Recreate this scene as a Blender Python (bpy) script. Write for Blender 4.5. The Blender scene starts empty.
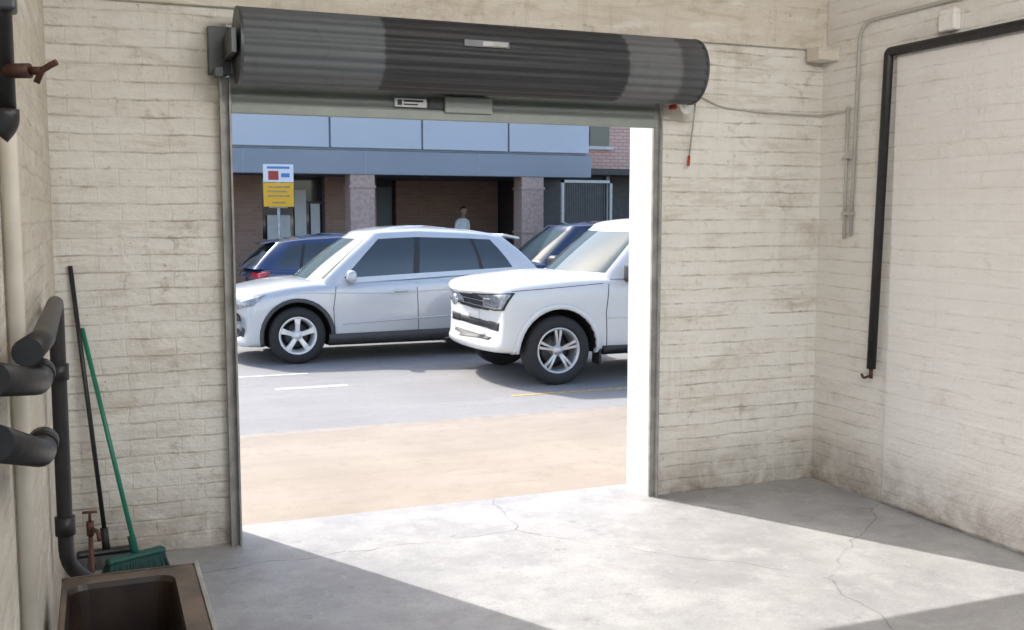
import bpy, bmesh, math, random
from mathutils import Vector, Matrix
from mathutils.bvhtree import BVHTree
random.seed(4)
S=bpy.context.scene
C=S.collection

# ---------------------------------------------------------------- materials
def nt(m):
    m.use_nodes=True
    return m.node_tree, m.node_tree.nodes, m.node_tree.links
def mat(name,col,rough=.5,metal=0.,coat=0.,var=.06,scale=8.,bump=0.,spec=.5,emit=None):
    m=bpy.data.materials.new(name); t,n,l=nt(m); b=n['Principled BSDF']
    b.inputs['Roughness'].default_value=rough; b.inputs['Metallic'].default_value=metal
    b.inputs['Coat Weight'].default_value=coat; b.inputs['Coat Roughness'].default_value=.03
    b.inputs['Specular IOR Level'].default_value=spec
    tc=n.new('ShaderNodeTexCoord'); no=n.new('ShaderNodeTexNoise'); no.inputs['Scale'].default_value=scale
    no.inputs['Detail'].default_value=5
    l.new(tc.outputs['Object'],no.inputs['Vector'])
    r=n.new('ShaderNodeMapRange'); r.inputs['From Min'].default_value=.3; r.inputs['From Max'].default_value=.7
    r.inputs['To Min'].default_value=1-var; r.inputs['To Max'].default_value=1+var
    l.new(no.outputs['Fac'],r.inputs['Value'])
    mx=n.new('ShaderNodeVectorMath'); mx.operation='SCALE'; mx.inputs[0].default_value=col[:3]
    l.new(r.outputs['Result'],mx.inputs['Scale']); l.new(mx.outputs['Vector'],b.inputs['Base Color'])
    if bump:
        bp=n.new('ShaderNodeBump'); bp.inputs['Strength'].default_value=bump; bp.inputs['Distance'].default_value=.01
        l.new(no.outputs['Fac'],bp.inputs['Height']); l.new(bp.outputs['Normal'],b.inputs['Normal'])
    if emit:
        b.inputs['Emission Color'].default_value=(*emit[:3],1); b.inputs['Emission Strength'].default_value=emit[3]
    return m

class NB:
    def __init__(s,m): s.t,s.n,s.l=nt(m); s.b=s.n['Principled BSDF']; s.tc=s.n.new('ShaderNodeTexCoord')
    def map(s,scale=(1,1,1),rot=(0,0,0),loc=(0,0,0),src=None):
        k=s.n.new('ShaderNodeMapping'); k.inputs['Scale'].default_value=scale; k.inputs['Rotation'].default_value=rot; k.inputs['Location'].default_value=loc
        s.l.new(src or s.tc.outputs['Object'],k.inputs['Vector']); return k.outputs['Vector']
    def noise(s,vec,scale,detail=6,rough=.55,dist=0):
        k=s.n.new('ShaderNodeTexNoise'); k.inputs['Scale'].default_value=scale; k.inputs['Detail'].default_value=detail
        k.inputs['Roughness'].default_value=rough; k.inputs['Distortion'].default_value=dist
        s.l.new(vec,k.inputs['Vector']); return k.outputs['Fac']
    def voro(s,vec,scale,feat='DISTANCE_TO_EDGE'):
        k=s.n.new('ShaderNodeTexVoronoi'); k.feature=feat; k.inputs['Scale'].default_value=scale; s.l.new(vec,k.inputs['Vector']); return k.outputs['Distance']
    def rng(s,v,a,b,c=0,d=1):
        k=s.n.new('ShaderNodeMapRange'); k.inputs['From Min'].default_value=a;k.inputs['From Max'].default_value=b
        k.inputs['To Min'].default_value=c;k.inputs['To Max'].default_value=d; s.l.new(v,k.inputs['Value']); return k.outputs['Result']
    def mix(s,f,a,b,mode='MIX'):
        k=s.n.new('ShaderNodeMix'); k.data_type='RGBA'; k.blend_type=mode
        for sock,v in ((k.inputs['Factor'],f),(k.inputs[6],a),(k.inputs[7],b)):
            if isinstance(v,bpy.types.NodeSocket): s.l.new(v,sock)
            elif isinstance(v,(int,float)): sock.default_value=v
            else: sock.default_value=(*v[:3],1)
        return k.outputs[2]
    def math(s,op,a,b=0.):
        k=s.n.new('ShaderNodeMath'); k.operation=op
        for i,v in enumerate((a,b)):
            if isinstance(v,bpy.types.NodeSocket): s.l.new(v,k.inputs[i])
            else: k.inputs[i].default_value=v
        return k.outputs[0]
    def xyz(s):
        k=s.n.new('ShaderNodeSeparateXYZ'); s.l.new(s.tc.outputs['Object'],k.inputs[0]); return k.outputs
    def comb(s,a,b):
        k=s.n.new('ShaderNodeCombineXYZ'); s.l.new(a,k.inputs[0]); s.l.new(b,k.inputs[1]); return k.outputs[0]
    def bump(s,h,st,dist=.01,prev=None):
        k=s.n.new('ShaderNodeBump'); k.inputs['Strength'].default_value=st; k.inputs['Distance'].default_value=dist
        s.l.new(h,k.inputs['Height'])
        if prev is not None: s.l.new(prev,k.inputs['Normal'])
        return k.outputs['Normal']

def brickwall(name,axis,base=(.83,.80,.74),dark=(.58,.52,.43),stain=1.15,st=.36,line=1.):
    m=bpy.data.materials.new(name); k=NB(m); o=k.xyz()
    wob=k.noise(k.tc.outputs['Object'],2.6,5,.65); wob2=k.noise(k.map(loc=(5,3,1)),6,4)
    zz=k.math('ADD',o[2],k.math('MULTIPLY',k.math('SUBTRACT',wob,.5),.036))
    aa=k.math('ADD',o[axis],k.math('MULTIPLY',k.math('SUBTRACT',wob2,.5),.06))
    v=k.comb(aa,zz)
    br=k.n.new('ShaderNodeTexBrick'); br.offset=.5
    br.inputs['Scale'].default_value=1; br.inputs['Brick Width'].default_value=.24; br.inputs['Row Height'].default_value=.086
    br.inputs['Mortar Size'].default_value=.0075; br.inputs['Mortar Smooth'].default_value=1.
    br.inputs['Color1'].default_value=(1,1,1,1); br.inputs['Color2'].default_value=(.0,.0,.0,1); br.inputs['Mortar'].default_value=(.5,.5,.5,1)
    k.l.new(v,br.inputs['Vector'])
    n1=k.noise(k.tc.outputs['Object'],1.1,8,.62)
    st_v=k.map(scale=(1.,1.,6)); n2=k.noise(st_v,2.2,8,.72,.5)
    drip=k.noise(k.map(scale=(9,9,.7)),1.3,6,.6)
    n3=k.noise(k.tc.outputs['Object'],24,7,.72); n4=k.noise(k.tc.outputs['Object'],5,8,.7,.5)
    n5=k.noise(k.map(scale=(1,1,1.7),loc=(4,8,2)),2.4,9,.75,.6)
    c=k.mix(k.rng(n1,.40,.74,0,.40*stain),base,dark)
    c=k.mix(k.rng(n2,.52,.70,0,.58*stain),c,(dark[0]*.90,dark[1]*.86,dark[2]*.82))
    c=k.mix(k.rng(n5,.54,.68,0,.50*stain),c,(dark[0]*.84,dark[1]*.82,dark[2]*.80))
    c=k.mix(k.rng(n2,.46,.32,0,.6),c,(.87,.86,.82))
    c=k.mix(k.rng(drip,.58,.75,0,.32*stain),c,(dark[0]*.8,dark[1]*.76,dark[2]*.7))
    fr=k.math('FRACT',k.math('DIVIDE',zz,.086)); dd=k.math('ABSOLUTE',k.math('SUBTRACT',fr,.5))
    hl=k.rng(dd,.41,.49,0,1)
    hmask=k.math('MULTIPLY',hl,k.rng(n4,.42,.62,.02,.85*line))
    c=k.mix(hmask,c,(dark[0]*.58,dark[1]*.52,dark[2]*.46))
    c=k.mix(k.math('MULTIPLY',br.outputs['Fac'],k.rng(n1,.42,.65,.0,.12*line)),c,(dark[0]*.7,dark[1]*.66,dark[2]*.6))
    c=k.mix(k.rng(n3,.615,.70,0,.65*stain),c,(.33,.255,.185))
    c=k.mix(k.math('MULTIPLY',k.rng(n4,.58,.66,0,.6*stain),k.rng(n3,.4,.6,.2,1)),c,(.42,.35,.27))
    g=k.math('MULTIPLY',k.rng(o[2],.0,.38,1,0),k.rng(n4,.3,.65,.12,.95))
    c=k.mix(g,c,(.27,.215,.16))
    k.l.new(c,k.b.inputs['Base Color']); k.b.inputs['Roughness'].default_value=.6; k.b.inputs['Specular IOR Level'].default_value=.3
    inv=k.math('MULTIPLY',k.math('SUBTRACT',1.,br.outputs['Fac']),k.rng(n5,.35,.6,.35,1.))
    b1=k.bump(inv,st,.012); b2=k.bump(n3,.55,.010,b1)
    b3=k.bump(k.noise(st_v,3,4),.45,.025,b2)
    k.l.new(k.bump(n4,.5,.03,b3),k.b.inputs['Normal'])
    return m
M={}
M['wall_b']=brickwall('painted_brick_cream',0)
M['wall_r']=brickwall('painted_brick_side',1,(.83,.80,.75),(.68,.62,.54),.6,.30,.7)
M['panel']=brickwall('painted_infill',1,(.83,.80,.765),(.74,.69,.63),.4,.14,.4)
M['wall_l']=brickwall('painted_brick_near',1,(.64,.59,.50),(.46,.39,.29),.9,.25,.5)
M['plaster']=mat('white_plaster',(.60,.60,.585),.6,var=.10,scale=5,bump=.25)
M['ceiling']=mat('ceiling_paint',(.7,.67,.61),.7,var=.05)
M['beam']=brickwall('beam_render',0,(.74,.68,.59),(.52,.44,.34),1.1,.1,.0)

def floor_mat():
    m=bpy.data.materials.new('worn_concrete'); k=NB(m); O=k.tc.outputs['Object']
    n1=k.noise(O,.8,9,.62); n2=k.noise(O,3.5,10,.72,0); n3=k.noise(k.map(rot=(0,0,.6)),2.0,12,.74,0)
    n5=k.noise(k.map(scale=(1.5,1,1),rot=(0,0,.3),loc=(3,7,0)),9,10,.72,0); n4=k.noise(O,70,4); n6=k.noise(k.map(loc=(9,2,0)),1.7,9,.7,0)
    n7=k.noise(k.map(loc=(1,5,0)),7,9,.7,0)
    c=k.mix(k.rng(n1,.34,.66),(.30,.30,.305),(.42,.415,.41))
    c=k.mix(k.rng(n6,.46,.64,0,.6),c,(.22,.22,.225))
    c=k.mix(k.rng(n2,.48,.66,0,.5),c,(.24,.24,.245))
    c=k.mix(k.rng(n3,.50,.64,0,.5),c,(.50,.495,.485))
    c=k.mix(k.rng(n5,.60,.68,0,.5),c,(.56,.56,.55))
    c=k.mix(k.rng(n7,.60,.68,0,.55),c,(.17,.165,.16))
    c=k.mix(k.rng(n4,.35,.7,0,.35),c,(.2,.2,.2))
    wv=k.n.new('ShaderNodeVectorMath'); wv.operation='ADD'; nn=k.n.new('ShaderNodeTexNoise'); nn.inputs['Scale'].default_value=2.5; nn.inputs['Detail'].default_value=6
    k.l.new(O,nn.inputs['Vector']); sc=k.n.new('ShaderNodeVectorMath'); sc.operation='SCALE'; sc.inputs['Scale'].default_value=.25; k.l.new(nn.outputs['Color'],sc.inputs[0])
    k.l.new(O,wv.inputs[0]); k.l.new(sc.outputs[0],wv.inputs[1])
    cr=k.voro(wv.outputs[0],.33); crk=k.rng(cr,.0,.0024,1,0); crk=k.math('MULTIPLY',crk,k.rng(n6,.42,.5,.1,.7))
    c=k.mix(crk,c,(.09,.09,.09))
    k.l.new(c,k.b.inputs['Base Color']); k.l.new(k.rng(n2,.3,.7,.5,.75),k.b.inputs['Roughness'])
    b=k.bump(n4,.12,.004,k.bump(n2,.2,.006)); k.l.new(k.bump(crk,-.3,.004,b),k.b.inputs['Normal']); return m
M['floor']=floor_mat()
def ground(name,a,b,c_,sc,fine=90):
    m=bpy.data.materials.new(name); k=NB(m)
    n1=k.noise(k.tc.outputs['Object'],sc,8,.6); n2=k.noise(k.tc.outputs['Object'],fine,5,.8); n3=k.noise(k.map(scale=(.35,2.4,1)),1.2,6,.6); n4=k.noise(k.tc.outputs['Object'],7,8,.75)
    c=k.mix(k.rng(n1,.35,.65),a,b); c=k.mix(k.rng(n3,.45,.7,0,.6),c,c_); c=k.mix(k.rng(n4,.52,.7,0,.5),c,(a[0]*.7,a[1]*.68,a[2]*.66)); c=k.mix(k.rng(n2,.3,.75,0,.4),c,(a[0]*.5,a[1]*.5,a[2]*.5))
    k.l.new(c,k.b.inputs['Base Color']); k.b.inputs['Roughness'].default_value=.85
    k.l.new(k.bump(n2,.3,.006),k.b.inputs['Normal']); return m
M['path']=ground('footpath_concrete',(.31,.262,.212),(.375,.32,.265),(.27,.23,.19),1.1)
M['road']=ground('asphalt',(.25,.245,.245),(.295,.29,.285),(.325,.32,.315),.8)
M['farpath']=ground('far_paving',(.3,.27,.24),(.36,.33,.29),(.26,.23,.2),1.1)
M['kerb']=mat('kerb_stone',(.29,.255,.22),.8,var=.15,bump=.3)
M['linew']=mat('road_paint_white',(.50,.50,.49),.7,var=.3,scale=30)
M['liney']=mat('road_paint_yellow',(.45,.33,.15),.7,var=.3,scale=30)

M['steel_d']=mat('dark_steel',(.10,.105,.11),.45,.6,var=.2)
M['galv']=mat('galvanised_steel',(.42,.43,.43),.42,.6,var=.15,scale=20)
M['guide']=mat('shutter_guide_steel',(.32,.31,.29),.5,.2,var=.25,scale=12)
M['slat']=mat('shutter_slat',(.27,.295,.275),.5,.1,var=.1,scale=3)
M['rail']=mat('shutter_bottom_rail',(.26,.285,.26),.5,.1,var=.1)
M['label']=mat('label_white',(.8,.8,.78),.5)
M['red']=mat('red_plastic',(.45,.04,.03),.4)
M['ink']=mat('ink_dark',(.05,.05,.06),.5)
M['blackpipe']=mat('black_pipe',(.018,.017,.017),.45,var=.3,scale=20,bump=.2)
M['conduit']=mat('painted_conduit',(.46,.44,.40),.5,var=.1)
M['creampipe']=mat('cream_pipe',(.66,.60,.50),.5,var=.12)
M['rust']=mat('rusty_brass',(.10,.045,.03),.6,.4,var=.3,scale=30,bump=.3)
M['green']=mat('green_plastic',(.015,.20,.12),.35)
M['ghead']=mat('green_broom_head',(.01,.08,.065),.5)
M['bristle']=mat('bristle_green',(.008,.05,.045),.7,var=.3,scale=60)
M['blackst']=mat('black_plastic',(.02,.02,.022),.4)
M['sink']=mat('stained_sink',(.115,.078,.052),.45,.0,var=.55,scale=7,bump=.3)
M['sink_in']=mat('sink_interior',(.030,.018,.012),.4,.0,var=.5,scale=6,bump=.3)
M['rim']=mat('steel_edge',(.36,.34,.31),.4,.5,var=.25)
def drum_mat():
    m=bpy.data.materials.new('drum_paint'); k=NB(m); o=k.xyz()
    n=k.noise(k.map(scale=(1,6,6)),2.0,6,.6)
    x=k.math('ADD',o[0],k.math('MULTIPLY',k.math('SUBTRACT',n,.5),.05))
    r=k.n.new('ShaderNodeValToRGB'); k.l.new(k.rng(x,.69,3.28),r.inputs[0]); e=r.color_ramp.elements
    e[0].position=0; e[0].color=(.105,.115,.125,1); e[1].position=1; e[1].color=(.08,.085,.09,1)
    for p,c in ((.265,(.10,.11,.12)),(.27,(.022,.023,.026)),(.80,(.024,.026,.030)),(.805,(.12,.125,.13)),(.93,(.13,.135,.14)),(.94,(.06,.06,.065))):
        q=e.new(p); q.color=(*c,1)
    n2=k.noise(k.map(scale=(.6,12,12)),3,5); n3=k.noise(k.map(scale=(3,1,1)),6,7,.7)
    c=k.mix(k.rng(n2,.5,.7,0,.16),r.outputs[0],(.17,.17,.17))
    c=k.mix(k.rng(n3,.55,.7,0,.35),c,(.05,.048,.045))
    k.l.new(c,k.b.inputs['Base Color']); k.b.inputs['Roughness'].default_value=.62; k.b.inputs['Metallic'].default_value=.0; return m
M['drum']=drum_mat()
# vehicles
M['pwhite']=mat('paint_white',(.70,.695,.675),.35,coat=.6,var=.01)
M['psilver']=mat('paint_silver_white',(.56,.585,.61),.3,.2,coat=.9,var=.01)
M['pblue']=mat('paint_dark_blue',(.03,.055,.13),.25,.2,coat=1.,var=.02)
M['pnavy']=mat('paint_navy',(.02,.035,.085),.25,.2,coat=1.,var=.02)
M['glass']=mat('tinted_glass',(.03,.038,.04),.03,var=.02,spec=1.,coat=.3)
M['glassf']=mat('windscreen_glass',(.08,.11,.11),.04,var=.02,spec=.5)
M['trim']=mat('black_trim',(.025,.025,.027),.5)
M['clad']=mat('grey_cladding',(.06,.062,.065),.6)
M['tyre']=mat('tyre_rubber',(.025,.025,.026),.8,var=.15,scale=40)
M['alloy']=mat('alloy_rim',(.55,.55,.56),.3,.6,var=.04)
M['alloyw']=mat('alloy_rim_pale',(.75,.75,.74),.35,.3,var=.04)
M['darkin']=mat('wheel_well',(.012,.012,.012),.9)
M['chrome']=mat('chrome',(.55,.55,.56),.25,.9,var=.01)
M['lamp']=mat('headlamp_lens',(.32,.34,.36),.1,.2,coat=.6,var=.4,scale=25)
M['tail']=mat('tail_lamp',(.55,.02,.03),.1,coat=1.)
# far building
M['bpanel']=mat('blue_grey_panel',(.54,.58,.64),.35,var=.04,scale=.4,spec=.5)
M['bpanel2']=mat('blue_grey_fascia',(.29,.32,.37),.45,var=.05,scale=.6)
M['mull']=mat('mullion',(.38,.40,.44),.4,.2)
M['column']=mat('granite_column',(.50,.36,.31),.5,var=.18,scale=14)
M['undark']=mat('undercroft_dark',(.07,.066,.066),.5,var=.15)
M['door']=mat('grey_door',(.16,.19,.21),.4)
M['shopglass']=mat('shop_glass',(.045,.04,.04),.06,spec=1.)
M['white']=mat('white_sill_reflection',(.75,.75,.74),.7,var=.04)  # for window sills and the painted reflections in the shopfront
def redbrick(name,axis,c1,c2):
    m=bpy.data.materials.new(name); k=NB(m); o=k.xyz()
    br=k.n.new('ShaderNodeTexBrick'); br.inputs['Scale'].default_value=1; br.inputs['Brick Width'].default_value=.24; br.inputs['Row Height'].default_value=.086
    br.inputs['Mortar Size'].default_value=.008; br.inputs['Color1'].default_value=(*c1,1); br.inputs['Color2'].default_value=(*c2,1); br.inputs['Mortar'].default_value=(.4,.3,.25,1)
    k.l.new(k.comb(o[axis],o[2]),br.inputs['Vector']); k.l.new(br.outputs['Color'],k.b.inputs['Base Color']); k.b.inputs['Roughness'].default_value=.85
    k.l.new(k.bump(k.math('SUBTRACT',1.,br.outputs['Fac']),.4,.01),k.b.inputs['Normal']); return m
M['rbrick']=redbrick('red_brick',0,(.88,.56,.46),(.82,.48,.39))
M['bbrick']=redbrick('brown_brick',0,(.46,.29,.22),(.38,.23,.17))
M['signy']=mat('sign_yellow',(.95,.50,.02),.4,var=.02)
M['signw']=mat('sign_white',(.80,.84,.88),.4,var=.02)
M['signb']=mat('sign_blue',(.10,.25,.55),.4,var=.02)
M['skin']=mat('skin',(.40,.23,.16),.5)
M['shirt']=mat('white_shirt',(.88,.88,.88),.8)
M['trous']=mat('dark_trousers',(.04,.045,.06),.8)
M['hair']=mat('dark_hair',(.02,.014,.01),.6)
M['tube']=mat('lamp_tube',(.9,.9,.9),.4,emit=(1,.96,.9,3.))  # glowing tubes of the added, unseen fill lamps

# ---------------------------------------------------------------- mesh helpers
def link(o,parent=None):
    C.objects.link(o)
    if parent: o.parent=parent
    return o
def empty(name,loc=(0,0,0),rz=0):
    e=bpy.data.objects.new(name,None); e.location=loc; e.rotation_euler=(0,0,rz); e.empty_display_size=.2; C.objects.link(e); return e
def mesh(name,v,f,mats,fm=None,parent=None,smooth=False):
    me=bpy.data.meshes.new(name); me.from_pydata([tuple(p) for p in v],[],f)
    if not isinstance(mats,(list,tuple)): mats=[mats]
    for m in mats: me.materials.append(m)
    if fm: me.polygons.foreach_set('material_index',fm)
    if smooth: me.polygons.foreach_set('use_smooth',[True]*len(me.polygons))
    me.update()
    return link(bpy.data.objects.new(name,me),parent)
def boxv(x0,x1,y0,y1,z0,z1,off=0):
    v=[(x0,y0,z0),(x1,y0,z0),(x1,y1,z0),(x0,y1,z0),(x0,y0,z1),(x1,y0,z1),(x1,y1,z1),(x0,y1,z1)]
    f=[(0,3,2,1),(4,5,6,7),(0,1,5,4),(1,2,6,5),(2,3,7,6),(3,0,4,7)]
    return v,[tuple(i+off for i in q) for q in f]
def boxes(name,lst,mats,parent=None,bevel=0,fm=None):
    V=[];F=[];FM=[]
    for i,b in enumerate(lst):
        v,f=boxv(*b[:6],off=len(V)); V+=v;F+=f; FM+=[b[6] if len(b)>6 else 0]*6
    o=mesh(name,V,F,mats,FM,parent)
    if bevel:
        m=o.modifiers.new('bevel','BEVEL'); m.width=bevel; m.segments=2; m.limit_method='ANGLE'
    return o
def fillet(pts,d,n=5):
    P=[Vector(p) for p in pts]; out=[P[0]]
    for i in range(1,len(P)-1):
        a,b,c=P[i-1],P[i],P[i+1]; da=min(d,(a-b).length*.49); dc=min(d,(c-b).length*.49)
        s=b+(a-b).normalized()*da; e=b+(c-b).normalized()*dc
        for k in range(n+1):
            t=k/n; out.append(s*(1-t)**2+b*2*t*(1-t)+e*t*t)
    out.append(P[-1]); return out
def tubedata(pts,r,seg=14,fil=0,radii=None):
    P=fillet(pts,fil) if fil else [Vector(p) for p in pts]
    V=[];F=[]; n=len(P); prev=None
    for i,p in enumerate(P):
        t=((P[min(i+1,n-1)]-P[max(i-1,0)])).normalized()
        if prev is None:
            u=t.orthogonal().normalized()
        else:
            u=(prev-t*prev.dot(t)).normalized()
        prev=u; w=t.cross(u)
        rr=radii[i] if radii else r
        for k in range(seg):
            a=2*math.pi*k/seg; V.append(p+(u*math.cos(a)+w*math.sin(a))*rr)
    for i in range(n-1):
        for k in range(seg):
            a=i*seg+k;b=i*seg+(k+1)%seg; F.append((a,b,b+seg,a+seg))
    F.append(tuple(range(seg))[::-1]); F.append(tuple((n-1)*seg+k for k in range(seg)))
    return V,F
def tube(name,pts,r,m,parent=None,seg=14,fil=0,radii=None):
    V,F=tubedata(pts,r,seg,fil,radii); o=mesh(name,V,F,m,parent=parent,smooth=True)
    for p in o.data.polygons:
        if len(p.vertices)>4: p.use_smooth=False
    return o
def lathe(name,prof,m,parent=None,seg=40,loc=(0,0,0),rot=(0,0,0),closed=False):
    V=[];F=[];n=len(prof)
    for k in range(seg):
        a=2*math.pi*k/seg
        for r,y in prof: V.append((r*math.cos(a),y,r*math.sin(a)))
    for k in range(seg):
        k2=(k+1)%seg
        for i in range(n-1): F.append((k*n+i,k*n+i+1,k2*n+i+1,k2*n+i))
    o=mesh(name,V,F,m,parent=parent,smooth=True); o.location=loc; o.rotation_euler=rot; return o
def bake(o):
    bpy.context.view_layer.update()
    dg=bpy.context.evaluated_depsgraph_get(); me=bpy.data.meshes.new_from_object(o.evaluated_get(dg)); o.modifiers.clear(); o.data=me; return o
def extrude_poly(name,poly,y0,y1,m,parent=None,axis='y'):
    n=len(poly)
    if axis=='y': V=[(a,y0,b) for a,b in poly]+[(a,y1,b) for a,b in poly]
    else: V=[(y0,a,b) for a,b in poly]+[(y1,a,b) for a,b in poly]
    F=[tuple(range(n)),tuple(range(2*n-1,n-1,-1))]+[(i,i+n,(i+1)%n+n,(i+1)%n) for i in range(n)]
    return mesh(name,V,F,m,parent=parent)

# ---------------------------------------------------------------- vehicles
def make_wheel(parent,name,x,y,R,wd,rim,nsp,side,twin=True,z=None,back=None):
    e=bpy.data.objects.new(name,None); link(e,parent); e.location=(x,y,R if z is None else z)
    if side>0: e.rotation_euler=(0,0,math.pi)
    Rr=R*.66; h=wd/2
    lathe('tyre',[(Rr,-h+.02),(Rr+.01,-h+.004),(R*.82,-h-.006),(R*.93,-h+.006),(R*.985,-h+.03),(R,-h+.05),(R,h-.05),(R*.985,h-.03),(R*.93,h),(Rr,h-.02)],M['tyre'],e,48)
    lathe('rim_barrel',[(Rr+.004,-h+.012),(Rr-.004,-h+.004),(Rr-.02,-h+.012),(Rr-.035,-h+.06),(Rr-.05,h-.03)],rim,e,48)
    lathe('brake_disc',[(0,.02),(Rr*.62,.02),(Rr*.62,.035),(0,.035)],M['steel_d'],e,32)
    lathe('rim_back',[(0,.06),(Rr-.02,.06)],M['darkin'],e,32)
    V=[];F=[]
    def spoke(a,w0,w1,r0,r1):
        o=len(V); c,s=math.cos(a),math.sin(a)
        for (r,w,yf) in ((r0,w0,-h+.035),(r0*.4+r1*.6,(w0+w1)/2*.9,-h+.018),(r1,w1,-h+.022)):
            for (t,yy) in ((-w,yf),(w,yf),(w*1.1,yf+.03),(-w*1.1,yf+.03)):
                V.append((r*c-t*s,yy,r*s+t*c))
        for i in range(2):
            for k in range(4):
                F.append((o+i*4+k,o+i*4+(k+1)%4,o+(i+1)*4+(k+1)%4,o+(i+1)*4+k))
    for i in range(nsp):
        a=2*math.pi*i/nsp+math.pi/2
        if twin:
            spoke(a-.13,.014,.016,.045,Rr-.01); spoke(a+.13,.014,.016,.045,Rr-.01)
        else: spoke(a,.026,.040,.045,Rr-.01)
    mesh('spokes',V,F,rim,parent=e)
    lathe('hub_cap',[(0,-h+.018),(.028,-h+.018),(.034,-h+.024),(.06,-h+.034),(.07,-h+.06),(.07,.02)],rim,e,24)
    return e

def decal(name,bvh,top,bot,dr,off,m,parent,nu=8,nv=4,skirt=.012):
    dr=Vector(dr).normalized(); V=[];F=[];N=[]
    def ev(pl,t):
        n=len(pl)-1; f=t*n; i=min(int(f),n-1); return Vector(pl[i]).lerp(Vector(pl[i+1]),f-i)
    nu=max(nu,(len(top)-1)*3)
    B=[]
    for j in range(nv+1):
        for i in range(nu+1):
            g=ev(bot,i/nu).lerp(ev(top,i/nu),j/nv)
            h=bvh.ray_cast(g-dr*.7,dr,2.)
            if h[0] is None or (h[0]-g).length>.5: h=bvh.find_nearest(g)
            nn=h[1] if h[1].dot(dr)<0 else -h[1]
            V.append(h[0]+nn*off); B.append(h[0]-nn*skirt)
    w=nu+1
    for j in range(nv):
        for i in range(nu): F.append((j*w+i,j*w+i+1,(j+1)*w+i+1,(j+1)*w+i))
    bd=[i for i in range(w)]+[j*w+nu for j in range(1,nv+1)]+[nv*w+i for i in range(nu-1,-1,-1)]+[j*w for j in range(nv-1,0,-1)]
    o=len(V)
    for b in bd: V.append(B[b])
    for k in range(len(bd)):
        k2=(k+1)%len(bd); F.append((bd[k],o+k,o+k2,bd[k2]))
    ob=mesh(name,V,F,m,parent=parent,smooth=True)
    for p in list(ob.data.polygons)[nu*nv:]: p.use_smooth=False
    return ob

def body(parent,st,paint,wheels,bowf,bowr,L,lv=2):
    V=[];F=[]
    def ring(x,w,zb,zs,zt,crown):
        h=[(0,zb),(w*.6,zb),(w*.92,zb),(w*.975,zb+.06),(w*.995,zb+(zs-zb)*.35),(w,zb+(zs-zb)*.7),(w*.992,zs-.02),(w*.955,zs+.45*(zt-zs)),(w*.87,zt-.005),(w*.5,zt+crown*.75),(0,zt+crown)]
        full=h+[(-y,z) for y,z in h[-2:0:-1]]
        f=max(0,1-x/.9)**1.5*bowf; r=max(0,1-(L-x)/.7)**1.5*bowr
        return [(x+(f-r)*(min(1,abs(y)/w))**2.4,y,z) for y,z in full]
    n=0
    for s in st:
        R=ring(*s); n=len(R); V+=R
    for i in range(len(st)-1):
        for k in range(n):
            a=i*n+k;b=i*n+(k+1)%n; F.append((a,b,b+n,a+n))
    def cap(base,rev):
        m=n//2
        for k in range(0,m):
            a,b=base+k,base+k+1; c=base+(n-k-1)%n; d=base+(n-k)%n
            q=[a,b,c,d]
            q2=[]
            for z in q:
                if z not in q2: q2.append(z)
            if len(q2)>2: F.append(tuple(q2[::-1] if rev else q2))
    cap(0,False); cap((len(st)-1)*n,True)
    o=mesh('body_shell',V,F,[paint,M['darkin']],parent=parent,smooth=True)
    bm=bmesh.new(); bm.from_mesh(o.data); bmesh.ops.recalc_face_normals(bm,faces=bm.faces); bm.to_mesh(o.data); bm.free()
    md=o.modifiers.new('s','SUBSURF'); md.levels=lv; md.render_levels=lv; bake(o)
    bvh=BVHTree.FromPolygons([v.co.copy() for v in o.data.vertices],[tuple(p.vertices) for p in o.data.polygons])
    cut=[]
    for (wx,R,Ra,w) in wheels:
        for s in (-1,1):
            poly=[(wx+Ra*math.cos(2*math.pi*k/40),R+Ra*math.sin(2*math.pi*k/40)) for k in range(40)]
            c=extrude_poly('cut',poly,s*(w-.36),s*(w+.3),M['darkin'])
            bm=bmesh.new(); bm.from_mesh(c.data); bmesh.ops.recalc_face_normals(bm,faces=bm.faces); bm.to_mesh(c.data); bm.free()
            c.parent=parent; cut.append(c)
            md=o.modifiers.new('b','BOOLEAN'); md.object=c; md.operation='DIFFERENCE'; md.solver='EXACT'
    bake(o)
    for c in cut: bpy.data.objects.remove(c,do_unlink=True)
    for p in o.data.polygons:
        c=p.center
        for (wx,R,Ra,w) in wheels:
            if math.hypot(c.x-wx,c.z-R)<Ra*1.003: p.material_index=1
        p.use_smooth=(p.material_index==0)
    return o,bvh

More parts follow.
